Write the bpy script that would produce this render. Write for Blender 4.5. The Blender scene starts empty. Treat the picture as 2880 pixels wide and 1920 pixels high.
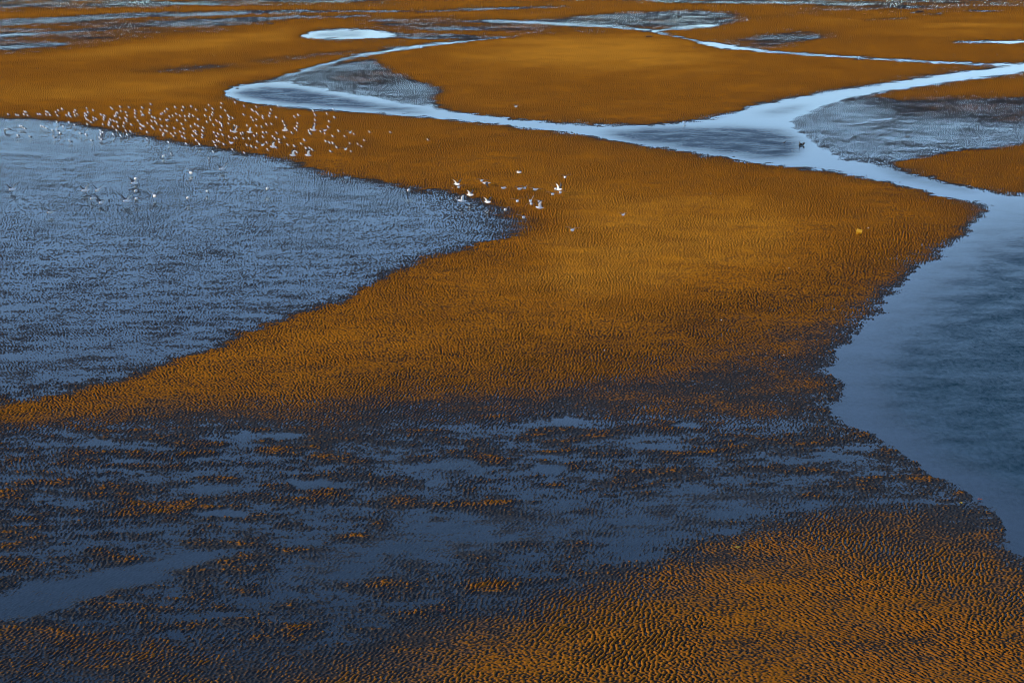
import bpy, bmesh, math, random
import numpy as np
from mathutils import Vector, Matrix

random.seed(7)
RNG = np.random.default_rng(11)
SC = bpy.context.scene
COL = SC.collection
R = math.radians

# ------------------------------------------------------------------ camera
CAM_H = 35.0                       # a low cliff above the tidal flat
PITCH = R(13.2)
FPX = 5600.0                       # focal length in photo pixels (photo 2880 x 1920)
cam_d = bpy.data.cameras.new("camera")
cam_d.sensor_width = 36.0
cam_d.lens = 36.0 * FPX / 2880.0
cam_d.clip_start = 0.5
cam_d.clip_end = 40000.0
cam = bpy.data.objects.new("camera", cam_d)
COL.objects.link(cam)
cam.location = (0, 0, CAM_H)
cam.rotation_euler = (math.pi / 2 - PITCH, 0, 0)
SC.camera = cam

# ------------------------------------------------------------------ light
SUN_EL = R(18.0)
SUN_AZ = R(-103.0)                  # clockwise from +Y: the sun stands to the left, a little behind the camera
world = bpy.data.worlds.new("World")
SC.world = world
world.use_nodes = True
wn = world.node_tree.nodes
wl = world.node_tree.links
bg = wn["Background"]
sky = wn.new("ShaderNodeTexSky")
sky.sky_type = 'NISHITA'
sky.sun_disc = False
sky.sun_elevation = SUN_EL
sky.sun_rotation = SUN_AZ
sky.air_density = 0.85
sky.dust_density = 0.0
sky.ozone_density = 3.4
hsv = wn.new("ShaderNodeHueSaturation")      # polarised, deep evening blue
hsv.inputs["Saturation"].default_value = 0.96
hsv.inputs["Hue"].default_value = 0.504
wl.new(sky.outputs[0], hsv.inputs["Color"])
wl.new(hsv.outputs[0], bg.inputs[0])
bg.inputs[1].default_value = 0.15

sun_d = bpy.data.lights.new("sun", 'SUN')
sun_d.energy = 2.5
sun_d.angle = R(0.5)
sun_d.color = (1.0, 0.80, 0.54)
sun = bpy.data.objects.new("sun", sun_d)
COL.objects.link(sun)
sdir = Vector((math.sin(SUN_AZ) * math.cos(SUN_EL), math.cos(SUN_AZ) * math.cos(SUN_EL), math.sin(SUN_EL)))
sun.rotation_euler = sdir.to_track_quat('Z', 'Y').to_euler()
sun.location = sdir * 100

SC.cycles.filter_width = 0.9
SC.view_settings.view_transform = 'Standard'
SC.view_settings.look = 'None'
SC.view_settings.gamma = 1.0
SC.view_settings.exposure = 0.95

# ------------------------------------------------------------------ helpers
CT, ST = math.cos(PITCH), math.sin(PITCH)


def ground(px, py, h=0.0):
    """world point seen at photo pixel (px, py) that lies h above the water level"""
    u = (px - 1440) / FPX
    v = (py - 960) / FPX
    t = (CAM_H - h) / (ST + v * CT)
    return Vector((u * t, t * (CT - v * ST), h))


def tag(o, label=None, cat=None, group=None, kind=None):
    if label: o["label"] = label
    if cat: o["category"] = cat
    if group: o["group"] = group
    if kind: o["kind"] = kind
    return o


def link(name, me, parent=None):
    o = bpy.data.objects.new(name, me)
    COL.objects.link(o)
    if parent is not None:
        o.parent = parent
    return o


def empty(name, loc=(0, 0, 0), rz=0.0):
    o = bpy.data.objects.new(name, None)
    COL.objects.link(o)
    o.empty_display_size = 0.2
    o.location = loc
    o.rotation_euler = (0, 0, rz)
    return o


def node_mat(name):
    m = bpy.data.materials.new(name)
    m.use_nodes = True
    nt = m.node_tree
    nt.nodes.clear()
    out = nt.nodes.new("ShaderNodeOutputMaterial")
    return m, nt, out


def simple_mat(name, c1, c2, rough=0.6, scale=30.0, bump=0.0):
    m, nt, out = node_mat(name)
    N, L = nt.nodes, nt.links
    p = N.new("ShaderNodeBsdfPrincipled")
    tc = N.new("ShaderNodeTexCoord")
    nz = N.new("ShaderNodeTexNoise")
    nz.inputs["Scale"].default_value = scale
    nz.inputs["Detail"].default_value = 4
    cr = N.new("ShaderNodeValToRGB")
    cr.color_ramp.elements[0].color = (*c1, 1)
    cr.color_ramp.elements[1].color = (*c2, 1)
    cr.color_ramp.elements[0].position = 0.35
    cr.color_ramp.elements[1].position = 0.65
    L.new(tc.outputs["Object"], nz.inputs["Vector"])
    L.new(nz.outputs["Fac"], cr.inputs["Fac"])
    L.new(cr.outputs["Color"], p.inputs["Base Color"])
    p.inputs["Roughness"].default_value = rough
    if bump > 0:
        b = N.new("ShaderNodeBump")
        b.inputs["Strength"].default_value = bump
        b.inputs["Distance"].default_value = 0.02
        L.new(nz.outputs["Fac"], b.inputs["Height"])
        L.new(b.outputs["Normal"], p.inputs["Normal"])
    L.new(p.outputs[0], out.inputs[0])
    return m


# ------------------------------------------------------------------ terrain: level map
# Levels are centimetres above the standing water.  Outlines are given in a 2352-wide
# sketch of the flat and carried over to photo pixels, then laid out on the ground.
VS = 2880.0 / 2352.0
CX0, CX1, CY0, CY1, CS = -700, 3580, -66, 1998, 3.0
gx = np.arange(CX0, CX1 + 1, CS)
CSY = 1.5
gy = np.arange(CY0, CY1 + 1, CSY)
GX, GY = np.meshgrid(gx, gy)


def box1(a, r, axis):
    if r < 1:
        return a
    pad = [(0, 0), (0, 0)]
    pad[axis] = (r + 1, r)
    p = np.pad(a, pad, mode='edge')
    c = np.cumsum(p, axis=axis, dtype=np.float64)
    n = a.shape[axis]
    w = 2 * r + 1
    if axis == 0:
        return (c[w:w + n] - c[:n]) / w
    return (c[:, w:w + n] - c[:, :n]) / w


def blur(a, fx, fy=None):
    """soft edge of about fx by fy photo pixels"""
    if fy is None:
        fy = fx
    for _ in range(3):
        a = box1(a, int(round(fx / CS / 1.7)), 1)
        a = box1(a, int(round(fy / CSY / 1.7)), 0)
    return a


def poly_mask(pts):
    pts = np.array(pts, float) * VS
    x, y = GX, GY
    m = np.zeros(GX.shape, bool)
    n = len(pts)
    for i in range(n):
        x1, y1 = pts[i]
        x2, y2 = pts[(i + 1) % n]
        if y1 == y2:
            continue
        j0 = max(0, int((min(y1, y2) - CY0) / CSY) - 1)
        j1 = min(len(gy), int((max(y1, y2) - CY0) / CSY) + 2)
        if j1 <= j0:
            continue
        yy = y[j0:j1]
        cond = ((y1 > yy) != (y2 > yy)) & (x[j0:j1] < (x2 - x1) * (yy - y1) / (y2 - y1) + x1)
        m[j0:j1] ^= cond
    return m.astype(float)


def band_mask(pts):
    """pts: (x, y, half thickness) along a stream; distance measured across, flattened"""
    pts = [(p[0] * VS, p[1] * VS, p[2] * VS) for p in pts]
    m = np.zeros(GX.shape)
    for (x1, y1, w1), (x2, y2, w2) in zip(pts[:-1], pts[1:]):
        n = int(max(abs(x2 - x1), abs(y2 - y1)) / 3) + 2
        for k in range(n):
            s = k / (n - 1)
            cx, cy, w = x1 + (x2 - x1) * s, y1 + (y2 - y1) * s, w1 + (w2 - w1) * s
            hw = max(w * 2.2, 4)
            i0 = max(0, int((cx - hw * 1.6 - CX0) / CS)); i1 = min(len(gx), int((cx + hw * 1.6 - CX0) / CS) + 2)
            j0 = max(0, int((cy - w * 1.8 - CY0) / CSY) - 1); j1 = min(len(gy), int((cy + w * 1.8 - CY0) / CSY) + 3)
            if i1 <= i0 or j1 <= j0:
                continue
            d = ((GX[j0:j1, i0:i1] - cx) / hw) ** 2 + ((GY[j0:j1, i0:i1] - cy) / max(w, 1.4)) ** 2
            m[j0:j1, i0:i1] = np.maximum(m[j0:j1, i0:i1], np.clip(1.7 - d * 1.0, 0, 1))
    return m


E = 7.2 + 2.0 * np.clip((330 * VS - GY) / (90 * VS), 0, 1)


def lay(mask, val, fx=8, fy=None, amt=1.0):
    global E
    m = blur(mask, fx, fy) * amt
    E = E * (1 - m) + val * m


# --- far sand swells and damp bands (top of the view)
lay(poly_mask([(-400, -60), (900, -60), (900, 12), (500, 14), (250, 20), (-400, 40)]), 3.2, 60, 6)
lay(poly_mask([(-400, 60), (500, 40), (720, 48), (500, 75), (220, 118), (-400, 140)]), 3.6, 60, 10)
lay(poly_mask([(380, 85), (560, 78), (690, 55), (760, 60), (700, 95), (450, 122), (200, 140), (60, 150), (60, 128)]), 12.5, 110, 16)
lay(poly_mask([(0, 200), (250, 180), (420, 168), (640, 150), (620, 175), (500, 215), (300, 235), (-400, 245), (-400, 215)]), 12, 90, 22)
lay(poly_mask([(300, 165), (430, 150), (560, 146), (540, 158), (400, 170)]), 3.2, 40, 6)
lay(poly_mask([(560, 140), (700, 125), (930, 100), (930, 108), (720, 136), (600, 148)]), 3.6, 30, 6)
lay(poly_mask([(840, 45), (1000, 38), (1200, 45), (1350, 62), (1450, 76), (1250, 80), (1000, 72), (860, 62)]), 3.2, 40, 6)
lay(poly_mask([(1080, 52), (1250, 42), (1420, 28), (1600, 22), (1720, 34), (1700, 52), (1640, 66), (1480, 70), (1300, 62)]), 2.2, 35, 5)
lay(poly_mask([(1700, 48), (1900, 28), (2150, 22), (2352, 18), (2800, 18), (2800, -60), (1500, -60), (1500, 8), (1900, 14), (1800, 30)]), 3.8, 50, 5)
lay(poly_mask([(1650, 100), (1720, 82), (1880, 66), (1960, 68), (1870, 95), (1760, 112), (1690, 112)]), 2.9, 30, 6)
lay(poly_mask([(1800, 52), (2060, 40), (2400, 34), (2800, 34), (2800, 78), (2352, 82), (2100, 88), (1950, 80)]), 10.5, 90, 14)
lay(poly_mask([(960, 118), (1060, 100), (1300, 86), (1500, 88), (1640, 110), (1760, 128), (1700, 158), (1400, 165), (1150, 160), (1000, 140)]), 11.5, 120, 36)
lay(poly_mask([(1120, 112), (1300, 98), (1500, 100), (1620, 118), (1560, 140), (1350, 145), (1200, 135)]), 16.0, 190, 40)

# --- the big left pool and its thin right end
lay(poly_mask([(-600, 262), (0, 270), (80, 272), (150, 277), (220, 299), (330, 318), (400, 335), (470, 345), (560, 352), (640, 363), (690, 378),
               (740, 397), (850, 412), (900, 424), (960, 432), (1040, 440), (1110, 465), (1200, 497), (1255, 512), (1180, 540), (1100, 560),
               (1000, 588), (900, 630), (800, 688), (640, 740), (500, 795), (400, 832), (330, 860), (150, 905), (0, 937), (-600, 1040)]), -0.5, 38, 17)
lay(poly_mask([(-100, 262), (220, 295), (480, 340), (700, 384), (620, 384), (400, 352), (240, 330), (100, 312), (-100, 300)]), -0.5, 30, 9)
lay(poly_mask([(1000, 445), (1110, 465), (1270, 512), (1180, 545), (1050, 560), (960, 530), (980, 480)]), -0.5, 50, 14)
lay(poly_mask([(1120, 470), (1210, 495), (1300, 513), (1240, 530), (1130, 545)]), -0.3, 40, 11)

# --- main bank: high pale crown, lower, wetter near slope
lay(poly_mask([(900, 330), (1400, 400), (1800, 440), (2000, 500), (1850, 600), (1500, 680), (1150, 720), (1100, 640), (1300, 540), (1150, 430)]), 11.0, 170, 80)
lay(poly_mask([(1350, 470), (1750, 500), (1850, 560), (1600, 640), (1350, 690), (1250, 640)]), 12.5, 150, 70)
lay(poly_mask([(-600, 1030), (0, 940), (300, 880), (600, 850), (900, 835), (1200, 800), (1500, 745), (1750, 680), (2000, 600), (2150, 530), (2240, 480), (2330, 480),
               (2160, 680), (2020, 860), (2000, 930), (1850, 985), (1500, 985), (1000, 1010), (640, 1010), (0, 1000), (-600, 1040)]), 4.4, 70, 60)
lay(poly_mask([(-600, 1010), (0, 965), (300, 940), (700, 920), (1000, 905), (1300, 890), (1600, 850), (1800, 780), (1980, 680), (2160, 600), (2060, 860), (2010, 950), (1850, 1010),
               (1500, 1010), (1000, 1030), (640, 1030), (0, 1020), (-600, 1040)]), 2.9, 60, 45)

# --- patchy flat in the foreground
lay(poly_mask([(-600, 1000), (0, 990), (500, 1010), (1000, 990), (1400, 960), (1800, 960), (1960, 890), (2300, 900), (2900, 900), (2900, 1700), (-600, 1700)]), 2.6, 60, 30)
lay(poly_mask([(-600, 985), (0, 985), (200, 980), (400, 985), (520, 978), (640, 992), (760, 1010), (900, 985), (1050, 975), (1180, 962), (1300, 945), (1400, 970),
               (1600, 975), (1750, 985), (1860, 965), (1910, 890), (2010, 985), (2150, 1060), (2330, 1170), (2250, 1215), (2100, 1185), (1900, 1175),
               (1740, 1225), (1560, 1290), (1400, 1335), (1200, 1370), (980, 1430), (820, 1490), (650, 1500), (420, 1480), (200, 1455), (0, 1430), (-600, 1400)]), 1.0, 50, 40)
lay(poly_mask([(-600, 1430), (0, 1365), (250, 1300), (460, 1262), (500, 1285), (330, 1330), (250, 1370), (60, 1420), (-600, 1500)]), -1.9, 30, 12)
lay(poly_mask([(760, 1250), (900, 1200), (1100, 1160), (1300, 1150), (1420, 1190), (1300, 1250), (1050, 1290), (800, 1345), (640, 1370), (600, 1330)]), -0.7, 50, 25)
lay(poly_mask([(1450, 1130), (1700, 1120), (1900, 1120), (1800, 1170), (1600, 1240), (1400, 1290), (1350, 1230)]), -0.6, 50, 20)
for (x, y, w, h) in [(1050, 1070, 70, 14), (1245, 1078, 45, 14), (590, 1000, 90, 8), (1300, 965, 50, 8), (1580, 975, 40, 9), (720, 1110, 60, 10), (510, 1180, 70, 12), (1010, 1110, 40, 9)]:
    lay((((GX / VS - x) / w) ** 2 + ((GY / VS - y) / h) ** 2 < 1).astype(float), -2.0, 12, 6)
# --- bottom left speckled spit
lay(poly_mask([(-600, 1470), (0, 1460), (200, 1480), (420, 1510), (700, 1510), (860, 1500), (700, 1560), (640, 1640), (-600, 1640)]), 2.3, 80, 45)
# --- bottom right bank
lay(poly_mask([(500, 1640), (720, 1540), (900, 1470), (1150, 1400), (1350, 1350), (1540, 1290), (1740, 1225), (1900, 1170), (2100, 1170), (2260, 1215),
               (2352, 1300), (2500, 1340), (2900, 1400), (2900, 1640)]), 3.4, 80, 60)
lay(poly_mask([(1000, 1640), (1100, 1530), (1350, 1440), (1600, 1380), (1850, 1320), (2100, 1360), (2352, 1450), (2400, 1640)]), 4.5, 90, 60)

# --- right-hand channel
lay(poly_mask([(2900, 440), (2352, 450), (2275, 470), (2258, 500), (2212, 548), (2150, 588), (2100, 628), (2048, 682), (2022, 722), (1985, 748), (1950, 788), (1905, 845),
               (1948, 880), (1925, 915), (1915, 945), (1960, 975), (2030, 1005), (2100, 1050), (2150, 1085), (2210, 1115), (2270, 1155), (2305, 1200), (2325, 1260), (2420, 1310), (2900, 1340)]), -7, 11, 9)
lay(poly_mask([(2900, 560), (2340, 590), (2230, 640), (2150, 720), (2080, 800), (2060, 880), (2120, 960), (2220, 1040), (2352, 1100), (2900, 1200)]), -26, 90, 50)

# --- thin water right of the fork
lay(poly_mask([(1790, 268), (1880, 240), (2000, 222), (2150, 236), (2352, 232), (2900, 232), (2900, 322), (2352, 333), (2200, 352), (2075, 372), (2060, 385), (2085, 405), (2000, 390),
               (1900, 365), (1840, 325), (1790, 285)]), 0.7, 22, 8)
lay(poly_mask([(1980, 232), (2150, 222), (2352, 215), (2900, 212), (2900, 280), (2352, 286), (2150, 276), (2000, 250)]), 2.6, 50, 14)
lay(poly_mask([(2050, 381), (2120, 366), (2200, 356), (2352, 336), (2900, 300), (2900, 430), (2352, 441), (2250, 438), (2150, 413), (2085, 394)]), 6.5, 14, 8)

# --- film inside the ox-bow, its feeder, far pool
lay(poly_mask([(600, 190), (700, 160), (800, 138), (870, 130), (880, 150), (940, 180), (1030, 205), (1000, 225), (1010, 256), (900, 244), (800, 228), (720, 214), (640, 200), (590, 196)]), 1.1, 26, 9)
lay(poly_mask([(740, 172), (880, 160), (940, 182), (900, 195), (790, 192)]), 2.8, 30, 8)
# --- main stream with its two arms
lay(poly_mask([(2300, 478), (2230, 463), (2150, 446), (2050, 420), (1930, 396), (1830, 382), (1750, 375), (1600, 352), (1500, 337), (1400, 319), (1330, 308), (1220, 295),
               (1100, 280), (900, 263), (760, 253), (640, 245), (560, 233), (522, 222), (514, 212), (540, 198), (600, 191), (660, 191), (720, 204), (830, 221), (900, 234),
               (1000, 249), (1060, 259), (1150, 271), (1240, 281), (1370, 289), (1500, 288), (1600, 279), (1680, 262), (1720, 245), (1790, 233), (1900, 211), (2000, 197),
               (2100, 181), (2200, 167), (2352, 149), (2900, 110), (2900, 130), (2352, 167), (2200, 186), (2050, 209), (1950, 226), (1880, 246), (1835, 266), (1812, 281),
               (1832, 302), (1862, 326), (1905, 352), (1925, 363), (2000, 381), (2080, 399), (2150, 416), (2230, 435), (2300, 446), (2380, 452), (2380, 475)]), -5.5, 7, 5)
lay(band_mask([(615, 188, 1.5), (700, 162, 3), (800, 133, 3), (900, 116, 4), (1000, 102, 4), (1080, 94, 3), (1190, 84, 1.2)]), -1.3, 7, 3)
lay(poly_mask([(860, 74), (1000, 78), (1180, 83), (1080, 92), (950, 92), (870, 88)]), 1.4, 30, 4)
lay(poly_mask([(684, 85), (712, 73), (780, 67), (850, 69), (905, 78), (890, 88), (780, 91), (700, 88)]), -4.0, 8, 3)

# --- upper right stream and puddles
lay(band_mask([(1110, 47, 1), (1250, 54, 1.6), (1400, 62, 1.6), (1490, 70, 2), (1545, 82, 2), (1600, 96, 2.5), (1650, 105, 6), (1700, 112, 3.5), (1800, 122, 2.2), (1950, 132, 2.2), (2100, 141, 2.4), (2250, 148, 2.5), (2360, 150, 4), (2700, 140, 6)]), -3.0, 6, 3)
lay(band_mask([(1478, 73, 1.2), (1560, 66, 2), (1645, 58, 1.2)]), -3.0, 6, 2)
lay(band_mask([(1605, 58, 1.5), (1640, 60, 2)]), -2.5, 4, 2)
lay(band_mask([(2188, 97, 1), (2250, 97, 2.6), (2352, 97, 3.2), (2700, 97, 3.2)]), -3.5, 8, 2)
lay(band_mask([(1985, 47, 1), (2020, 45, 1.3), (2085, 43, 1)]), -3.0, 5, 2)
lay(band_mask([(2090, 29, 0.8), (2130, 33, 1.2), (2165, 33, 1)]), -3.0, 5, 2)
lay(band_mask([(2220, 27, 0.8), (2270, 25, 1.6), (2300, 27, 0.8)]), -3.0, 5, 2)
lay(band_mask([(1200, -3, 1), (1400, 1, 1.2), (1600, 4, 1.2), (1800, 7, 1.6), (2000, 6, 1.0), (2150, 2, 0.7), (2400, -3, 0.6)]), -0.6, 8, 1.5)
lay(band_mask([(-500, 75, 2), (-100, 58, 2), (0, 52, 2), (150, 43, 1.6), (300, 36, 1), (500, 30, 1), (700, 27, 1.8), (830, 27, 1.8), (1000, 28, 1.5)]), -2.2, 10, 2)
lay(band_mask([(1000, 26, 1.5), (1150, 20, 2), (1300, 16, 1.5)]), -1.5, 10, 2)
lay(poly_mask([(-400, 62), (0, 46), (300, 28), (680, 24), (900, 26), (680, 31), (300, 42), (0, 62), (-400, 80)]), 2.0, 20, 3)
lay(band_mask([(200, 68, 3), (400, 55, 5), (650, 41, 5), (850, 36, 3)]), 2.1, 20, 3)
lay(band_mask([(-400, 100, 5), (0, 81, 4), (120, 76, 2), (260, 68, 1.5)]), 0.2, 16, 3)
lay(band_mask([(-400, 125, 6), (0, 110, 4), (150, 102, 2)]), 0.6, 16, 3)
lay(band_mask([(120, 1, 1), (200, 1, 1)]), -0.5, 8, 2)
lay(band_mask([(200, 11, 1), (310, 6, 1.5), (500, 9, 1)]), -1.5, 8, 2)

# --- wet margins: the sand drops gently towards every water's edge
wet = (E < -1.0).astype(float)
near = blur(wet, 60, 26)
E = np.where(E > 1.0, E - np.clip(E - 1.2, 0, 9) * np.clip(near * 1.55, 0, 0.88), E)


# --- where the breeze ruffles the open water, plus painted dimming of near reflections (0 calm .. 1)
RUF = np.zeros(GX.shape)


def ruffle_dim(mask, val, fx, fy):
    global RUF
    m = blur(mask, fx, fy)
    RUF = RUF * (1 - m) + val * m


ruffle_dim(poly_mask([(-600, 250), (600, 330), (1000, 430), (1300, 510), (900, 640), (400, 850), (0, 950), (-600, 1050)]), 0.30, 60, 40)
ruffle_dim(poly_mask([(-600, 960), (1900, 960), (2400, 1300), (2900, 1700), (-600, 1700)]), 0.45, 60, 60)  # base value over calm near water, paints its sky reflection darker
ruffle_dim(poly_mask([(1800, 900), (1900, 820), (2100, 600), (2300, 460), (2900, 420), (2900, 1700), (2400, 1300), (1900, 960)]), 0.36, 60, 60)  # channel base value, dims the sky reflection in the material
ruffle_dim(poly_mask([(2900, 530), (2370, 530), (2260, 590), (2170, 680), (2090, 780), (2030, 870), (2060, 950), (2130, 1010), (2230, 1070), (2352, 1160), (2900, 1250)]), 1.0, 95, 70)
ruffle_dim(poly_mask([(535, 212), (600, 199), (680, 202), (760, 218), (860, 238), (1000, 258), (940, 258), (760, 246), (640, 236), (560, 224)]), 1.0, 14, 6)
ruffle_dim(poly_mask([(1370, 305), (1480, 295), (1700, 292), (1800, 300), (1840, 325), (1830, 360), (1760, 366), (1600, 345), (1480, 328)]), 1.0, 30, 9)
ruffle_dim(poly_mask([(1730, 262), (1800, 246), (1860, 240), (1830, 256), (1780, 266)]), 0.5, 20, 6)
ruffle_dim(poly_mask([(715, 84), (740, 75), (800, 71), (850, 76), (820, 86), (760, 88)]), 0.45, 10, 3)
ruffle_dim(poly_mask([(2000, 372), (2080, 392), (2180, 420), (2260, 445), (2200, 440), (2050, 408)]), 0.45, 20, 5)
ruffle_dim(poly_mask([(2290, 99), (2352, 98), (2900, 98), (2900, 103), (2352, 102)]), 0.5, 15, 3)


def sample_grid(a, px, py):
    fx = np.clip((px - CX0) / CS, 0, len(gx) - 1.001)
    fy = np.clip((py - CY0) / CSY, 0, len(gy) - 1.001)
    i = fx.astype(int); j = fy.astype(int)
    fx = fx - i; fy = fy - j
    return (a[j, i] * (1 - fx) + a[j, i + 1] * fx) * (1 - fy) + (a[j + 1, i] * (1 - fx) + a[j + 1, i + 1] * fx) * fy


# ------------------------------------------------------------------ relief tiles
def spectrum_tile(n, size, weight):
    k = np.fft.fftfreq(n, size / n)
    KX, KY = np.meshgrid(k, k)
    KR = np.hypot(KX, KY)
    A = weight(KX, KY, KR)
    ph = RNG.normal(size=(n, n)) + 1j * RNG.normal(size=(n, n))
    t = np.fft.ifft2(A * ph).real
    return (t / t.std()).astype(np.float32)


def ripple_tile(lam, ang, spread, bw=0.22, n=1536, size=54.0):
    def wgt(KX, KY, KR):
        th = np.arctan2(KY, KX) - ang
        th = (th + np.pi / 2) % np.pi - np.pi / 2
        return np.exp(-((KR * lam - 1) / bw) ** 2) * np.exp(-(th / spread) ** 2)
    return spectrum_tile(n, size, wgt), size


def sample_tile(tile, x, y):
    t, size = tile
    n = t.shape[0]
    fx = (x / size * n) % n
    fy = (y / size * n) % n
    i = np.floor(fx).astype(np.int32) % n; j = np.floor(fy).astype(np.int32) % n
    fx = (fx - np.floor(fx)).astype(np.float32); fy = (fy - np.floor(fy)).astype(np.float32)
    i1 = (i + 1) % n; j1 = (j + 1) % n
    return (t[j, i] * (1 - fx) + t[j, i1] * fx) * (1 - fy) + (t[j1, i] * (1 - fx) + t[j1, i1] * fx) * fy


T_RIP = [ripple_tile(0.235, R(32), R(26), 0.36), ripple_tile(0.24, R(3), R(36), 0.42), ripple_tile(0.235, R(-20), R(30), 0.36)]
T_RIP2 = ripple_tile(0.30, R(6), R(18), 0.36, 1536, 66.0)
T_MID = (spectrum_tile(1536, 190.0, lambda KX, KY, KR: np.where(KR > 0, 1, 0) * np.exp(-(KR / 1.6) ** 2) / np.maximum(KR, 0.12) ** 1.35 * (KR > 0.04)), 190.0)
T_LOW = (spectrum_tile(512, 700.0, lambda KX, KY, KR: np.where(KR > 0, 1, 0) * np.exp(-(KR / 0.1) ** 2) / np.maximum(KR, 0.008) ** 1.2), 700.0)
T_FINE = (spectrum_tile(1024, 38.0, lambda KX, KY, KR: np.exp(-((KR - 3.0) / 3.2) ** 2)), 38.0)


def relief(x, y, lev, depth):
    """ground height in metres at x, y given the map level (cm) and the distance"""
    mid = 0.75 * sample_tile(T_MID, x * 0.8, y * 1.7) + 0.6 * sample_tile(T_MID, x * 1.9 + 40, y * 4.2)
    low = sample_tile(T_LOW, x + 31, y)
    m1 = np.clip(0.5 + 0.6 * low + x / 130.0, 0, 1)
    m2 = np.clip(0.5 - 0.45 * low - x / 110.0, 0, 1) * (1 - m1)
    m0 = 1 - m1 - m2
    rip = (sample_tile(T_RIP[0], x, y) * m1 + sample_tile(T_RIP[1], x, y) * m0 + sample_tile(T_RIP[2], x, y) * m2)
    rip /= np.sqrt(m1 ** 2 + m0 ** 2 + m2 ** 2)
    rip2 = sample_tile(T_RIP2, x, y)
    fine = sample_tile(T_FINE, x, y)
    far = np.clip((depth - 215) / 110.0, 0, 1)
    # patchiness of the ripple height
    amod = np.clip(0.85 + 0.35 * sample_tile(T_MID, x * 0.5 + 57, y * 0.5 + 11), 0.3, 1.7)
    # sharper crests than troughs
    r = np.tanh(rip * 0.9)
    r = r + 0.25 * (r * r - 0.4)
    # ripples are low under deep water and on the dry swells, high on the wet foreground
    a = 3.1 * np.clip(1.2 - np.abs(lev - 2.5) / 17.0, 0.4, 1.0)
    a = np.where(lev < 0, a * np.clip(1 + lev / 3.0, 0.5, 1), a)
    a = np.where((lev < 0) & (depth > 130), a * 0.97, a)
    a = a * (1 + 0.22 * np.clip((lev - 3) / 3, 0, 1))
    a = np.where(lev < -3, a * np.clip(1 + (lev + 3) / 4.0, 0.1, 1), a)
    a = a * (1.05 + 0.35 * np.clip((depth - 120) / 100.0, 0, 1))
    h = lev + a * amod * ((1 - 0.75 * far) * r + (0.15 + 0.75 * far) * rip2) + (0.42 + 0.5 * np.exp(-((lev - 0.8) / 1.6) ** 2)) * (1 - 0.6 * np.clip((depth - 190) / 100, 0, 1)) * a * fine
    patch = np.exp(-((lev - 0.6) / 1.5) ** 2)
    streak = sample_tile(T_MID, x * 0.55 + 19, y * 1.1 + 7)
    h = h + mid * (0.4 + 2.8 * patch * np.clip(1.1 - np.maximum(depth - 110, 0) / 90.0, 0.12, 1))
    h = h + streak * 0.32 * np.clip(1 - np.abs(lev + 1.2) / 2.2, 0, 1) * np.clip((depth - 120) / 60, 0, 1)
    return h * 0.01


# ------------------------------------------------------------------ terrain mesh
rows_py = np.arange(1990.0, -30.0, -1.5)
vv = (rows_py - 960) / FPX
tt = CAM_H / (ST + vv * CT)
ys_in = tt * (CT - vv * ST)
ys_near = np.linspace(-400, ys_in[0], 40)[:-1]
ys_far = np.geomspace(ys_in[-1], 16000, 70)[1:]
ys = np.concatenate([ys_near, ys_in, ys_far])
n_near, n_in = len(ys_near), len(ys_in)
depth = np.maximum(ys * CT + CAM_H * ST, tt[0])
du = 2.0 / FPX
u_in = np.arange(-0.305, 0.305 + du, du)
u_out = np.geomspace(0.006, 40.0, 46) + 0.305
us = np.concatenate([-u_out[::-1], u_in, u_out])
nr, nc = len(ys), len(us)
X = us[None, :] * depth[:, None]
Y = np.repeat(ys[:, None], nc, 1)
D = np.repeat(depth[:, None], nc, 1)
PYr = np.concatenate([np.full(n_near, rows_py[0]), rows_py, np.full(len(ys_far), rows_py[-1])])
# ragged margins: the outlines wander a little
WN = (sample_tile(T_MID, X.ravel() * 1.3 + 9, Y.ravel() * 1.3 + 4) + 0.7 * sample_tile(T_MID, X.ravel() * 4.1 + 70, Y.ravel() * 2.6 + 30)).reshape(nr, nc)
WQ = sample_tile(T_MID, X.ravel() * 0.9 + 120, Y.ravel() * 1.1 + 60).reshape(nr, nc)
WS = np.clip(150.0 / D, 0.3, 1.0)
LEV = sample_grid(E, us[None, :] * FPX + 1440 + 12 * WQ * WS, PYr[:, None] + 3.2 * WN * WS).astype(np.float32)
# wind-blown streaks of damper and drier sand on the far flat
LEV0 = LEV
LEV = LEV + (sample_tile(T_MID, X.ravel() * 0.22, Y.ravel() * 0.5 + 3).reshape(nr, nc) * 0.7 + sample_tile(T_LOW, X.ravel() * 0.8 + 90, Y.ravel() * 1.6).reshape(nr, nc) * 0.9) * np.clip((D - 330) / 150, 0, 1) * np.clip(LEV - 0.2, 0, 0.8)
LEV = np.maximum(LEV, np.minimum(LEV0, 1.9))
# beyond the mapped flat: slow bands of wet and dry sand
band = np.sin(ys_far / 47.0) * 1.5 + np.sin(ys_far / 173.0 + 1) * 2.0
fade = np.clip((ys_far - ys_in[-1]) / 60.0, 0, 1)
LEV[n_near + n_in:] = LEV[n_near + n_in:] * (1 - fade[:, None]) + (1.5 + band)[:, None] * fade[:, None]
Z = relief(X.ravel(), Y.ravel(), LEV.ravel(), D.ravel()).reshape(nr, nc)
coarse = np.ones((nr, nc), bool)
coarse[n_near:n_near + n_in, len(u_out):len(u_out) + len(u_in)] = False
Z = np.where(coarse, LEV * 0.01, Z)


RUFV = sample_grid(RUF, np.repeat(us[None, :] * FPX + 1440, nr, 0), np.repeat(PYr[:, None], nc, 1)).astype(np.float32)


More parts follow.
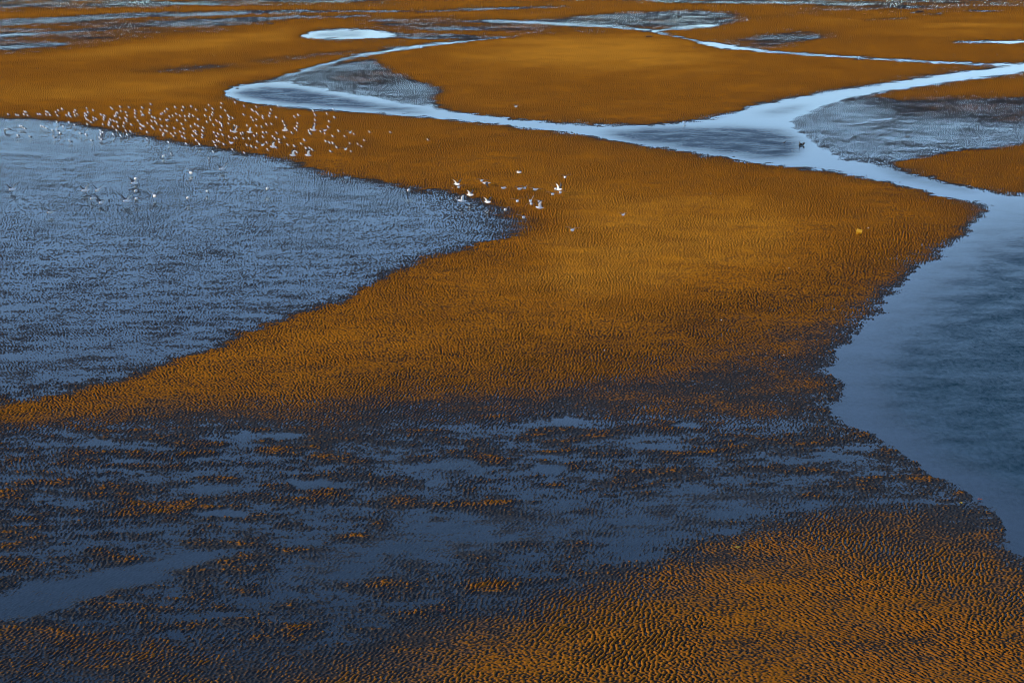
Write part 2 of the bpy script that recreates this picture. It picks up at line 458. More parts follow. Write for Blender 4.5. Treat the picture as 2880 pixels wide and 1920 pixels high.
def grid_mesh(name, X, Y, Z, attrs):
    nr, nc = X.shape
    me = bpy.data.meshes.new(name)
    co = np.empty((nr * nc, 3), np.float32)
    co[:, 0] = X.ravel(); co[:, 1] = Y.ravel(); co[:, 2] = Z.ravel()
    idx = np.arange(nr * nc, dtype=np.int32).reshape(nr, nc)
    q = np.stack([idx[:-1, :-1], idx[:-1, 1:], idx[1:, 1:], idx[1:, :-1]], -1).reshape(-1, 4)
    nf = len(q)
    me.vertices.add(nr * nc)
    me.vertices.foreach_set("co", co.ravel())
    me.loops.add(nf * 4)
    me.loops.foreach_set("vertex_index", q.ravel())
    me.polygons.add(nf)
    me.polygons.foreach_set("loop_start", np.arange(0, nf * 4, 4, dtype=np.int32))
    me.polygons.foreach_set("use_smooth", np.ones(nf, bool))
    me.update(calc_edges=True)
    for k, a in attrs.items():
        at = me.attributes.new(k, 'FLOAT', 'POINT')
        at.data.foreach_set("value", a.astype(np.float32).ravel())
    return me


ground_me = grid_mesh("tidal_flat", X, Y, Z, {"level": LEV})
flat = link("ground", ground_me)
tag(flat, kind="structure")


def ground_z(x, y):
    """level of the sand (m) under a world point, without ripples"""
    d = y * CT + CAM_H * ST
    px = x / d * FPX + 1440
    v = (CAM_H * CT - y * ST) / d
    return float(sample_grid(E, np.array([px]), np.array([v * FPX + 960]))[0]) * 0.01


# ---- sand material
def sand_material():
    m, nt, out = node_mat("rippled_sand")
    N, L = nt.nodes, nt.links

    def mr(src, a, b, c=0.0, d=1.0, smooth=True):
        n = N.new("ShaderNodeMapRange")
        n.interpolation_type = 'SMOOTHSTEP' if smooth else 'LINEAR'
        n.inputs["From Min"].default_value = a; n.inputs["From Max"].default_value = b
        n.inputs["To Min"].default_value = c; n.inputs["To Max"].default_value = d
        L.new(src, n.inputs["Value"])
        return n.outputs["Result"]

    def mix(f, a, b):
        n = N.new("ShaderNodeMix"); n.data_type = 'RGBA'
        L.new(f, n.inputs["Factor"])
        for s, v in ((n.inputs["A"], a), (n.inputs["B"], b)):
            if isinstance(v, tuple): s.default_value = (*v, 1)
            else: L.new(v, s)
        return n.outputs["Result"]

    def math_(op, a, b):
        n = N.new("ShaderNodeMath"); n.operation = op
        for s, v in ((n.inputs[0], a), (n.inputs[1], b)):
            if isinstance(v, (int, float)): s.default_value = v
            else: L.new(v, s)
        return n.outputs[0]

    geo = N.new("ShaderNodeNewGeometry")
    sep = N.new("ShaderNodeSeparateXYZ")
    L.new(geo.outputs["Position"], sep.inputs[0])
    z = math_('MULTIPLY', sep.outputs["Z"], 100.0)          # cm above the water
    lv = N.new("ShaderNodeAttribute"); lv.attribute_name = "level"
    lev = lv.outputs["Fac"]
    nz = N.new("ShaderNodeTexNoise"); nz.inputs["Scale"].default_value = 0.09; nz.inputs["Detail"].default_value = 5
    L.new(geo.outputs["Position"], nz.inputs["Vector"])
    nf = N.new("ShaderNodeTexNoise"); nf.inputs["Scale"].default_value = 2.3; nf.inputs["Detail"].default_value = 6
    L.new(geo.outputs["Position"], nf.inputs["Vector"])
    jit = math_('MULTIPLY', math_('SUBTRACT', nf.outputs["Fac"], 0.5), 1.6)
    zj = math_('ADD', z, jit)
    levj = math_('ADD', lev, math_('MULTIPLY', math_('SUBTRACT', nz.outputs["Fac"], 0.5), 5.0))
    nm = N.new("ShaderNodeTexNoise"); nm.inputs["Scale"].default_value = 0.55; nm.inputs["Detail"].default_value = 6; nm.inputs["Roughness"].default_value = 0.65
    L.new(geo.outputs["Position"], nm.inputs["Vector"])
    zs = math_('SUBTRACT', zj, mr(math_('ADD', levj, math_('MULTIPLY', math_('SUBTRACT', nm.outputs["Fac"], 0.5), 4.5)), 0.9, 4.6, 6.2, 0.0, False))     # the low flat is silty
    # iron-stained sand, paler at the higher levels
    dry = mix(nz.outputs["Fac"], (0.355, 0.121, 0.008), (0.41, 0.145, 0.011))
    brown = mix(mr(levj, 2.0, 9.0), (0.220, 0.079, 0.010), dry)
    pale = mix(mr(levj, 9.0, 16.0), brown, (0.66, 0.262, 0.020))
    damp = mix(mr(zs, 1.8, 5.0), (0.17, 0.080, 0.030), pale)
    mud = mix(mr(zs, 0.4, 3.0), (0.032, 0.034, 0.035), damp)
    # ripple trough shade painted in with silty mud, most where the flat stays wet
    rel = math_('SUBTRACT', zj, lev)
    silt_shade = math_('MULTIPLY', mr(rel, -1.7, 0.7, 1.0, 0.0), mr(lev, 2.5, 14.0, 0.97, 0.6))
    mud = mix(silt_shade, mud, (0.032, 0.024, 0.018))
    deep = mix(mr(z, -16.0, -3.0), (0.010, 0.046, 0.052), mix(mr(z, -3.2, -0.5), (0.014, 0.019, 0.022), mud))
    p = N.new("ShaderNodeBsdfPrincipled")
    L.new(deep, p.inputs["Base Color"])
    wetness = mr(math_('ADD', math_('MULTIPLY', zj, 0.6), math_('MULTIPLY', levj, 0.4)), 0.5, 4.0, 1.0, 0.0)
    L.new(mr(wetness, 0, 1, 0.85, 0.45), p.inputs["Roughness"])
    L.new(mr(wetness, 0, 1, 0.1, 0.4), p.inputs["Specular IOR Level"])
    # grain
    ng = N.new("ShaderNodeTexNoise"); ng.inputs["Scale"].default_value = 9.0; ng.inputs["Detail"].default_value = 5
    L.new(geo.outputs["Position"], ng.inputs["Vector"])
    b = N.new("ShaderNodeBump"); b.inputs["Strength"].default_value = 0.5; b.inputs["Distance"].default_value = 0.03
    L.new(ng.outputs["Fac"], b.inputs["Height"])
    L.new(b.outputs["Normal"], p.inputs["Normal"])
    df = N.new("ShaderNodeBsdfDiffuse")
    L.new(deep, df.inputs["Color"]); L.new(b.outputs["Normal"], df.inputs["Normal"])
    ms = N.new("ShaderNodeMixShader")
    L.new(mr(wetness, 0, 1, 0.0, 0.34), ms.inputs[0])
    L.new(df.outputs[0], ms.inputs[1]); L.new(p.outputs[0], ms.inputs[2])
    L.new(ms.outputs[0], out.inputs[0])
    return m


ground_me.materials.append(sand_material())

# ------------------------------------------------------------------ water: one level sheet
rs = np.concatenate([np.arange(0, n_near, 4), np.arange(n_near, n_near + n_in, 6), np.arange(n_near + n_in, nr)])
cs = np.concatenate([np.arange(0, len(u_out), 2), np.arange(len(u_out), len(u_out) + len(u_in), 6), np.arange(len(u_out) + len(u_in), nc, 2)])
rs = np.unique(np.append(rs, nr - 1)); cs = np.unique(np.append(cs, nc - 1))
sub = np.ix_(rs, cs)
water_me = grid_mesh("water", X[sub], Y[sub], np.zeros_like(X[sub]), {"ruffle_dim": RUFV[sub]})
water = link("water", water_me)
tag(water, kind="structure")


def water_material():
    m, nt, out = node_mat("shallow_water")
    N, L = nt.nodes, nt.links
    geo = N.new("ShaderNodeNewGeometry")

    def noise(sx, sy, scale, detail, rough=0.55, rot=0.0):
        mp = N.new("ShaderNodeMapping")
        mp.inputs["Scale"].default_value = (sx, sy, 1)
        mp.inputs["Rotation"].default_value = (0, 0, rot)
        L.new(geo.outputs["Position"], mp.inputs["Vector"])
        n = N.new("ShaderNodeTexNoise")
        n.inputs["Scale"].default_value = scale
        n.inputs["Detail"].default_value = detail
        n.inputs["Roughness"].default_value = rough
        L.new(mp.outputs[0], n.inputs["Vector"])
        return n.outputs["Fac"]

    def mr(src, a, b, c=0.0, d=1.0):
        n = N.new("ShaderNodeMapRange")
        n.inputs["From Min"].default_value = a; n.inputs["From Max"].default_value = b
        n.inputs["To Min"].default_value = c; n.inputs["To Max"].default_value = d
        L.new(src, n.inputs["Value"])
        return n.outputs["Result"]

    def mul(a, b):
        n = N.new("ShaderNodeMath"); n.operation = 'MULTIPLY'
        for s, v in ((n.inputs[0], a), (n.inputs[1], b)):
            if isinstance(v, (int, float)): s.default_value = v
            else: L.new(v, s)
        return n.outputs[0]

    lv = N.new("ShaderNodeAttribute"); lv.attribute_name = "ruffle_dim"
    gust = mr(noise(0.5, 0.6, 0.45, 6, 0.68), 0.36, 0.64, 0.3, 1.2)
    wav = noise(1.0, 0.5, 4.2, 3, 0.6, R(20))
    b = N.new("ShaderNodeBump")
    b.inputs["Distance"].default_value = 0.006
    b.inputs["Strength"].default_value = 1.0
    L.new(mul(mul(wav, gust), mr(lv.outputs["Fac"], 0, 1, 0.1, 1.0)), b.inputs["Height"])
    speck = mr(noise(1.0, 0.4, 3.6, 6, 0.7, R(8)), 0.38, 0.62)
    mask = mul(mul(lv.outputs["Fac"], mr(speck, 0, 1, 0.7, 1.1)), mr(gust, 0.15, 1.3, 0.5, 0.95))
    inv = N.new("ShaderNodeMath"); inv.operation = 'SUBTRACT'; inv.use_clamp = True
    inv.inputs[0].default_value = 1.0
    L.new(mask, inv.inputs[1])
    fr = N.new("ShaderNodeFresnel"); fr.inputs["IOR"].default_value = 1.333
    L.new(b.outputs["Normal"], fr.inputs["Normal"])
    gl = N.new("ShaderNodeBsdfGlossy"); L.new(mr(mul(lv.outputs["Fac"], gust), 0, 1, 0.03, 0.42), gl.inputs["Roughness"])
    gl.inputs["Color"].default_value = (1, 1, 1, 1)
    L.new(b.outputs["Normal"], gl.inputs["Normal"])
    tr = N.new("ShaderNodeBsdfTransparent"); tr.inputs["Color"].default_value = (0.62, 0.80, 0.88, 1)
    mx = N.new("ShaderNodeMixShader")
    L.new(mul(fr.outputs[0], inv.outputs[0]), mx.inputs[0]); L.new(tr.outputs[0], mx.inputs[1]); L.new(gl.outputs[0], mx.inputs[2])
    L.new(mx.outputs[0], out.inputs[0])
    return m


water_me.materials.append(water_material())
# ------------------------------------------------------------------ gulls
M_WHITE = simple_mat("white_plumage", (0.88, 0.88, 0.86), (0.80, 0.80, 0.78), 0.75, 40)
M_GREY = simple_mat("slate_plumage", (0.022, 0.024, 0.028), (0.040, 0.042, 0.046), 0.7, 40)
M_BLACK = simple_mat("black_plumage", (0.012, 0.012, 0.013), (0.025, 0.025, 0.026), 0.65, 40)
M_BILL = simple_mat("yellow_bill", (0.55, 0.32, 0.03), (0.50, 0.26, 0.03), 0.45, 60)
M_LEG = simple_mat("pink_leg", (0.35, 0.20, 0.12), (0.28, 0.16, 0.10), 0.6, 60)
M_BROWN = simple_mat("brown_plumage", (0.020, 0.016, 0.013), (0.040, 0.032, 0.025), 0.75, 40)


def loft(name, rings, mats, n=10, mat_of=None):
    """rings: (x, z, half width, half height); one closed skin along the spine"""
    bm = bmesh.new()
    loops = []
    for k, (x, z, ry, rz) in enumerate(rings):
        a = rings[max(0, k - 1)]; b = rings[min(len(rings) - 1, k + 1)]
        tx, tz = b[0] - a[0], b[1] - a[1]
        l = math.hypot(tx, tz) or 1
        nx, nz = -tz / l, tx / l
        loops.append([bm.verts.new((x + nx * rz * math.sin(2 * math.pi * i / n), ry * math.cos(2 * math.pi * i / n), z + nz * rz * math.sin(2 * math.pi * i / n))) for i in range(n)])
    for a, b in zip(loops[:-1], loops[1:]):
        for i in range(n):
            f = bm.faces.new((a[i], a[(i + 1) % n], b[(i + 1) % n], b[i]))
            f.smooth = True
    bm.faces.new(loops[0][::-1]); bm.faces.new(loops[-1])
    bmesh.ops.recalc_face_normals(bm, faces=bm.faces)
    if mat_of:
        for f in bm.faces:
            f.material_index = mat_of(f.calc_center_median(), f.normal)
    me = bpy.data.meshes.new(name)
    bm.to_mesh(me); bm.free()
    for m in mats: me.materials.append(m)
    return me


def tube(name, pts, mats, n=6):
    """pts: (x, y, z, radius)"""
    bm = bmesh.new()
    loops = []
    for k, p in enumerate(pts):
        c = Vector(p[:3])
        d = (Vector(pts[min(k + 1, len(pts) - 1)][:3]) - Vector(pts[max(k - 1, 0)][:3])).normalized()
        u = d.orthogonal().normalized(); w = d.cross(u)
        loops.append([bm.verts.new(c + (u * math.cos(2 * math.pi * i / n) + w * math.sin(2 * math.pi * i / n)) * p[3]) for i in range(n)])
    for a, b in zip(loops[:-1], loops[1:]):
        for i in range(n):
            bm.faces.new((a[i], a[(i + 1) % n], b[(i + 1) % n], b[i])).smooth = True
    bm.faces.new(loops[0][::-1]); bm.faces.new(loops[-1])
    bmesh.ops.recalc_face_normals(bm, faces=bm.faces)
    me = bpy.data.meshes.new(name)
    bm.to_mesh(me); bm.free()
    for m in mats: me.materials.append(m)
    return me


def leg_mesh(y, hgt, fwd=0.0):
    bm_pts = [(0.0, y, hgt, 0.012), (-0.012, y, hgt * 0.5, 0.008), (0.0, y, 0.012, 0.008), (0.03, y, 0.006, 0.011), (0.075 + fwd, y, 0.004, 0.004)]
    return tube("leg", bm_pts, [M_LEG])


STAND_BODY = [(-0.235, 0.215, 0.012, 0.006), (-0.20, 0.228, 0.040, 0.014), (-0.13, 0.245, 0.058, 0.040), (-0.05, 0.262, 0.080, 0.072), (0.03, 0.288, 0.092, 0.090),
              (0.095, 0.325, 0.080, 0.085), (0.132, 0.372, 0.054, 0.060), (0.148, 0.412, 0.042, 0.046), (0.162, 0.440, 0.047, 0.046), (0.186, 0.452, 0.043, 0.042), (0.212, 0.448, 0.024, 0.024), (0.225, 0.443, 0.012, 0.012)]
me_stand_body = loft("body", STAND_BODY, [M_WHITE], 12)
me_bill = loft("bill", [(0.215, 0.444, 0.012, 0.013), (0.25, 0.440, 0.010, 0.011), (0.272, 0.433, 0.007, 0.008), (0.28, 0.424, 0.002, 0.003)], [M_BILL], 8)


def folded_wing(sgn):
    """closed wing laid along the flank, dark with a black tip that passes the tail"""
    prof = [(0.085, 0.325, 0.030), (0.05, 0.325, 0.070), (-0.03, 0.305, 0.088), (-0.11, 0.280, 0.066), (-0.19, 0.252, 0.036), (-0.26, 0.232, 0.018), (-0.31, 0.222, 0.005)]
    wid = [0.070, 0.088, 0.094, 0.076, 0.048, 0.022, 0.008]
    bm = bmesh.new()
    loops = []
    for (x, z, hh), w in zip(prof, wid):
        ring = []
        for ang in (95, 60, 25, -10, -40):
            a = R(ang)
            ring.append(bm.verts.new((x, sgn * (w + 0.006) * math.cos(a) if ang < 90 else sgn * 0.002, z - 0.018 + hh * math.sin(a))))
        for ang in (-40, -10, 25, 60, 95):
            a = R(ang)
            ring.append(bm.verts.new((x, sgn * max(w - 0.006, 0.001) * math.cos(a) if ang < 90 else sgn * 0.001, z - 0.026 + hh * 0.96 * math.sin(a))))
        loops.append(ring)
    n = 10
    for a, b in zip(loops[:-1], loops[1:]):
        for i in range(n):
            bm.faces.new((a[i], a[(i + 1) % n], b[(i + 1) % n], b[i])).smooth = True
    bm.faces.new(loops[0][::-1]); bm.faces.new(loops[-1])
    bmesh.ops.recalc_face_normals(bm, faces=bm.faces)
    for f in bm.faces:
        f.material_index = 1 if f.calc_center_median().x < -0.2 else 0
    me = bpy.data.meshes.new("folded_wing")
    bm.to_mesh(me); bm.free()
    me.materials.append(M_GREY); me.materials.append(M_BLACK)
    return me


me_fw = [folded_wing(1), folded_wing(-1)]
me_legs = [leg_mesh(0.035, 0.225), leg_mesh(-0.035, 0.225)]


def standing_gull():
    r = empty("gull")
    link("body", me_stand_body, r)
    for m in me_fw: link("folded_wing", m, r)
    for m in me_legs: link("leg", m, r)
    link("bill", me_bill, r)
    return r


def copy_tree(o, parent=None):
    c = o.copy()
    COL.objects.link(c)
    c.parent = parent
    for ch in o.children:
        copy_tree(ch, c)
    return c


gull0 = standing_gull()
first = [True]


def place_gull(px, py, label, group, dy=3.4, sink=0.0, yaw=None):
    o = gull0 if first[0] else copy_tree(gull0)
    first[0] = False
    p = ground(px, py + dy)
    z = max(ground_z(p.x, p.y), -0.03)
    p = ground(px, py + dy, z)
    o.location = (p.x, p.y, z - 0.005 - sink)
    a = 192 + random.gauss(0, 22) if yaw is None else yaw
    o.rotation_euler = (0, R(random.uniform(-6, 6)), R(a))
    k = (random.uniform(1.05, 1.3) if group else 0.95)
    o.scale = (k, k, k)
    tag(o, label, "gull", group)
    return o


A = [(245,440),(465,460),(520,475),(690,370),(735,385),(685,455),(790,472),(1065,438),(1130,455),(1290,372),(1345,385),(1290,455),(1400,470),(1555,385),(1625,340),(1735,310),(1615,475),(1855,485),(1915,415),(1925,460),(1970,505),(2065,390),(2095,335),(2085,490),(2155,450)]
AW = [(1580,665),(1925,680),(1750,780),(2065,750),(570,775),(640,795),(710,835),(1150,770),(1220,790),(1295,835),(1465,895),(1580,900),(520,1040),(855,1050),(1675,980),(1505,1075),(1955,1190),(2235,970)]
B = [(50,290),(225,325),(85,395),(15,430),(50,470),(15,510),(45,575),(110,610),(235,535),(255,610),(310,575),(190,670),(70,720),(465,460),(560,485),(530,545),(515,590),(720,255),(755,290),(970,240),(1215,240),(995,350),(910,405),(855,430),(870,490),(825,510),(975,540),(720,605),(815,630),(890,670),(680,665),(695,705),(670,745),(775,790),(500,720),(920,785),(1145,385),(1165,475),(1115,550),(1155,575),(1160,635),(1085,700),(1080,790),(1285,740),(1390,350),(1390,430),(1395,515),(1480,625),(1580,265),(1555,375),(1565,465),(1615,465),(1545,735),(1590,765),(1640,785),(1540,850),(1815,160),(1795,335),(1785,415),(1860,515),(1930,555),(1850,630),(1945,650),(1985,710),(1730,690),(1855,790),(1905,840),(1725,950),(2275,305),(2215,375),(2110,435),(2145,410),(2335,510),(2080,590),(2265,620),(2300,600),(2130,775),(2275,775),(2090,880),(2220,895),(2260,910),(2180,975),(2155,1030)]
BW = [(435,915),(510,940),(440,995),(35,1010),(190,1165),(400,1090),(465,1140),(890,890),(790,1010),(1000,1035),(1135,900),(1260,930),(1175,1015),(1730,1130),(2320,1220)]
C_ = [(140,260),(375,255),(575,230),(325,330),(715,315),(980,330),(1060,185),(1420,140),(1400,260),(1785,120),(2030,210),(1175,295),(1180,395),(1150,455),(1520,340),(175,430),(75,480),(275,480),(410,500),(545,435),(530,510),(640,490),(970,490),(1095,535),(1110,600),(1395,520),(1590,480),(1635,515),(1630,590),(1720,550),(2040,455),(2240,320),(2285,345),(2240,530),(2285,610),(185,610),(425,605),(325,715),(780,590),(1015,655),(1290,625),(690,735),(780,775),(575,785),(1205,745),(1390,690),(1420,720),(1425,775),(1610,700),(115,830),(385,850),(920,820),(660,920),(700,905),(905,910),(1395,880),(1690,915),(285,925),(150,965),(385,965),(1215,950),(1330,985),(1780,755),(1855,780),(2110,755),(735,995),(625,1050),(890,1020),(890,1080),(1285,1055),(1445,1020),(1630,1065),(1770,1115),(1830,1095),(1950,990),(2005,950),(2025,1110),(2180,1120),(2315,1040),(95,1045),(330,1070),(405,1105),(725,1180),(1225,1220),(1300,1180),(1360,1200),(1490,1280),(1660,1235),(450,1260),(815,1285),(1265,1310),(2120,1300),(2245,1345),(1725,1420),(20,975)]
D_ = [(20,235),(430,315),(405,420),(30,385),(80,450),(205,480),(205,545),(375,490),(575,530),(25,580),(755,650),(440,705),(310,735),(35,755),(165,790),(1085,515),(1185,470),(1590,360),(1640,465),(1965,425),(2180,535),(1645,605),(1635,710),(2030,645),(2015,795),(1155,690),(820,750),(1150,785),(1085,830),(1135,880),(880,885),(225,955),(310,945),(590,955),(1000,960),(1800,920),(1900,975),(2285,910),(1470,925),(1525,870),(1520,985),(2135,1045),(30,1010),(215,1070),(480,1060),(540,1120),(660,1135),(800,1090),(670,1220),(50,1210),(310,1230),(1350,1165),(1270,1255),(900,1285),(1080,1330),(1950,1195),(2040,1235),(2130,1255),(2245,1360),(1495,1385),(1410,1395),(1570,1430),(2075,1465),(575,1370),(340,1425),(30,1365),(1135,1500)]
for lst, x0, lab, grp in (
        (A, 0, "white and dark gull standing on golden sand at the sparse left end of the flock", "gulls at the left end of the flock"),
        (B, 240, "white and dark gull standing on sand in the left middle of the flock", "gulls in the left middle of the flock"),
        (C_, 480, "white and dark gull standing in the crowded centre of the flock on the sand bank", "gulls in the crowded centre of the flock"),
        (D_, 720, "white and dark gull standing in the looser right part of the flock on the sand", "gulls in the right part of the flock")):
    for X_, Y_ in lst:
        place_gull(x0 + X_ / 9.8, 280 + Y_ / 9.8, lab, grp)
for lst, x0, lab, grp in (
        (AW, 0, "white and dark gull wading in blue shallows under the left end of the flock", "gulls wading under the left end of the flock"),
        (BW, 240, "white and dark gull wading in the pool margin under the flock's left middle", "gulls wading under the left middle of the flock")):
    for X_, Y_ in lst:
        place_gull(x0 + X_ / 9.8, 280 + Y_ / 9.8, lab, grp)
for px, py, lab in (
        (601, 431, "gull wading alone in the pool just below the crowded centre of the flock"),
        (689, 433, "gull at the pool edge with its back dark, rightmost of the waders below the flock"),
        (783, 300, "gull standing at the far edge of the flock on the bank of the ox-bow stream"),
        (938, 310, "gull standing ankle deep at the near edge of the ox-bow stream, right of the flock"),
        (996, 380, "gull at the right edge of the flock just below the white landing gull"),
        (971, 386, "gull left of and below the white landing gull at the flock's right edge"),
        (1040, 374, "gull standing apart on the sand just right of the flock"),
        (1099, 375, "gull with a long dark shadow standing well right of the flock"),
        (1204, 396, "gull standing alone on the sand, farthest right of the flock"),
        (1026, 397, "small gull seen end on at the right fringe of the flock"),
        (984, 406, "gull standing above the bright wing-raised gull at the flock's lower right"),
        (1008, 408, "slim gull at the lower right fringe of the flock, left of an upright one"),
        (1018, 415, "upright gull at the lower right corner of the flock"),
        (988, 428, "gull nearest the viewer at the lower right corner of the flock"),
        (482, 436, "gull standing in the blue pool just right of the gull landing on it"),
        (588, 448, "small white gull resting on the blue pool under the flock"),
        (1926, 346, "small white gull at the edge of the main stream, far right of the flock"),
        (1734, 66, "tiny white gull on the grey mud near the far right streams"),
        (1852, 60, "tiny white and dark gull on grey mud beyond the bright central mound"),
        (2104, 57, "tiny pale gull on brown sand above the far right stream")):
    place_gull(px, py, lab, None)

# ---- flying gulls
FLY_BODY = [(-0.29, 0.012, 0.060, 0.004), (-0.24, 0.008, 0.046, 0.010), (-0.17, 0.002, 0.042, 0.032), (-0.08, -0.004, 0.060, 0.056), (0.02, -0.006, 0.072, 0.068),
            (0.11, 0.000, 0.060, 0.060), (0.165, 0.012, 0.044, 0.046), (0.205, 0.020, 0.043, 0.042), (0.235, 0.020, 0.034, 0.033), (0.258, 0.014, 0.012, 0.012)]
FLY_BODY = [(x * 1.15, z * 1.3, a * 1.45 if x > -0.2 else a * 1.15, b * 1.45) for x, z, a, b in FLY_BODY]
me_fly_body = loft("body", FLY_BODY, [M_WHITE], 12)
me_fly_bill = loft("bill", [(0.285, 0.020, 0.017, 0.018), (0.325, 0.014, 0.013, 0.014), (0.352, 0.004, 0.008, 0.009), (0.36, -0.006, 0.002, 0.003)], [M_BILL], 8)


def open_wing(sgn, a1, a2):
    """spread wing: inner arm raised by a1 degrees, hand by a2"""
    st = [0.0, 0.08, 0.16, 0.235, 0.33, 0.43, 0.52, 0.57]
    ch = [0.215, 0.210, 0.205, 0.195, 0.165, 0.125, 0.075, 0.018]
    le = [0.085, 0.105, 0.125, 0.140, 0.105, 0.040, -0.035, -0.090]
    th = [0.040, 0.036, 0.030, 0.025, 0.018, 0.012, 0.007, 0.002]
    bm = bmesh.new()
    y, z = 0.060, 0.045
    loops = []
    for k in range(len(st)):
        if k:
            t = min(1.0, max(0.0, (st[k] - 0.16) / 0.13))
            a = R(a1 * (1 - t) + a2 * t)
            d = st[k] - st[k - 1]
            y += d * math.cos(a); z += d * math.sin(a)
        t = min(1.0, max(0.0, (st[k] - 0.16) / 0.13))
        a = R(a1 * (1 - t) + a2 * t)
        ny, nz = -math.sin(a), math.cos(a)
        x0, x1 = le[k], le[k] - ch[k]
        pr = [(x0, 0.0), (x0 - 0.3 * ch[k], 0.75), (x0 - 0.65 * ch[k], 0.55), (x1, 0.0), (x0 - 0.65 * ch[k], 0.25), (x0 - 0.3 * ch[k], -0.25)]
        loops.append([bm.verts.new((xx, sgn * (y + ny * tt_ * th[k]), z + nz * tt_ * th[k])) for xx, tt_ in pr])
    n = 6
    for k, (a, b) in enumerate(zip(loops[:-1], loops[1:])):
        for i in range(n):
            f = bm.faces.new((a[i], a[(i + 1) % n], b[(i + 1) % n], b[i]))
            f.smooth = True
            f.material_index = 2 if k >= 5 else (0 if i < 3 else 1)
    bm.faces.new(loops[0][::-1]); bm.faces.new(loops[-1])
    bmesh.ops.recalc_face_normals(bm, faces=bm.faces)
    me = bpy.data.meshes.new("wing")
    bm.to_mesh(me); bm.free()
    for m in (M_GREY, M_WHITE, M_BLACK): me.materials.append(m)
    return me


POSE = {"vee": (48, 34), "high": (66, 58), "arch": (50, -4), "glide": (24, -10), "flat": (26, 12), "down": (-8, -48)}
ME_WING = {k: (open_wing(1, *v), open_wing(-1, *v)) for k, v in POSE.items()}


def fly_gull(px, py, h, head, pose, label, bank=0.0, group="gulls in flight", pitch=0.0, size=1.5):
    if pose in ("arch", "glide", "flat") and head < 232:
        head += 42
    p = ground(px, py, h)
    r = empty("flying_gull", p)
    r.rotation_euler = (R(bank), R(-pitch), R(head))
    r.scale = (size, size, size)
    link("body", me_fly_body, r)
    for m in ME_WING[pose]: link("wing", m, r)
    link("bill", me_fly_bill, r)
    return tag(r, label, "gull", group)


over_pool = [
    (35, 533, 0.40, 246, "vee", "gull flying over the blue pool, nearest the photo's left border", 8),
    (240, 536, 0.42, 238, "vee", "flying gull at the upper left of the close group of four over the pool", 12),
    (275, 535, 0.50, 262, "vee", "gull with dark wings in a vee, upper right of the close group of four", -6),
    (261, 558, 0.42, 256, "flat", "gull with flat dark wings, lower left of the close group of four over the pool", -8),
    (285, 570, 0.36, 258, "vee", "lowest flying gull of the close group of four over the pool", -12),
    (142, 597, 0.42, 240, "flat", "small gull flying alone over the pool, lower than every other flying gull there", -6),
    (382, 502, 0.50, 280, "vee", "flying gull with a bright raised wing, upper of two close together above two dark gliders", -10),
    (379, 515, 0.35, 236, "vee", "white gull flapping up just below a gull with a bright raised wing", 6),
    (382, 537, 0.60, 265, "glide", "dark winged gull gliding flat, upper of two gliders one over the other", -8),
    (384, 559, 0.60, 268, "glide", "dark winged gull gliding flat, lower of two gliders, beside a bright white gull", -10),
    (357, 565, 0.50, 240, "vee", "bright white gull with both wings held high, left of a dark glider", 5),
    (435, 551, 0.45, 290, "vee", "flying gull with a thin white right wing, right of the two dark gliders", -8),
    (537, 486, 0.30, 290, "vee", "flying gull with a bright raised right wing, highest over the middle of the pool", -6),
    (529, 556, 0.55, 272, "glide", "dark gull gliding flat by itself over the middle of the pool", -6),
    (582, 537, 0.42, 275, "vee", "small round white flying gull between two lone gliders over the pool", -4),
    (625, 475, 0.40, 245, "vee", "slim gull with wings held high over the pool below the flock", 6),
    (752, 530, 0.60, 272, "glide", "dark thin gull gliding over the pool's right half, far from other gulls", -6),
    (1150, 535, 0.60, 262, "down", "white gull with drooped wings over the pool's right tip, left of the flying group", 0),
    (22, 364, 0.40, 235, "down", "thin dark gull with curved wings flying at the far left under the flock", 14),
    (460, 439, 0.30, 230, "flat", "gull landing on the pool with wings half open, below the flock", -4)]
over_flock = [
    (660, 371, 0.35, 225, "high", "large bright gull flapping up in the crowded centre of the flock", 0),
    (703, 372, 0.30, 190, "high", "bright gull with one slim wing raised, right of the large flapping one in the flock", 8),
    (652, 402, 0.40, 255, "flat", "gull gliding in over the near side of the flock's crowded centre", -10),
    (739, 408, 0.28, 210, "arch", "bright gull dropping onto sand at the near side of the flock", 0),
    (768, 413, 0.40, 200, "high", "gull taking off with one dark curved wing raised, near side of the flock", 4),
    (802, 367, 0.35, 195, "vee", "gull with dark wings half raised in the middle of the flock's right part", 6),
    (882, 366, 0.45, 200, "high", "bright gull taking off with a dark wing raised, right part of the flock", 4),
    (914, 367, 0.30, 205, "flat", "bright white gull with spread wings just right of the one taking off", 0),
    (824, 437, 0.40, 205, "high", "white gull lifting off at the flock's near edge, left of a larger one", 6),
    (867, 437, 0.40, 195, "high", "white gull lifting off with a long dark wing at the flock's near edge", 4),
    (972, 420, 0.35, 215, "arch", "bright white gull with wings up at the lower right of the flock", 6),
    (985, 373, 0.35, 215, "arch", "bright white gull landing at the right edge of the flock", 6)]
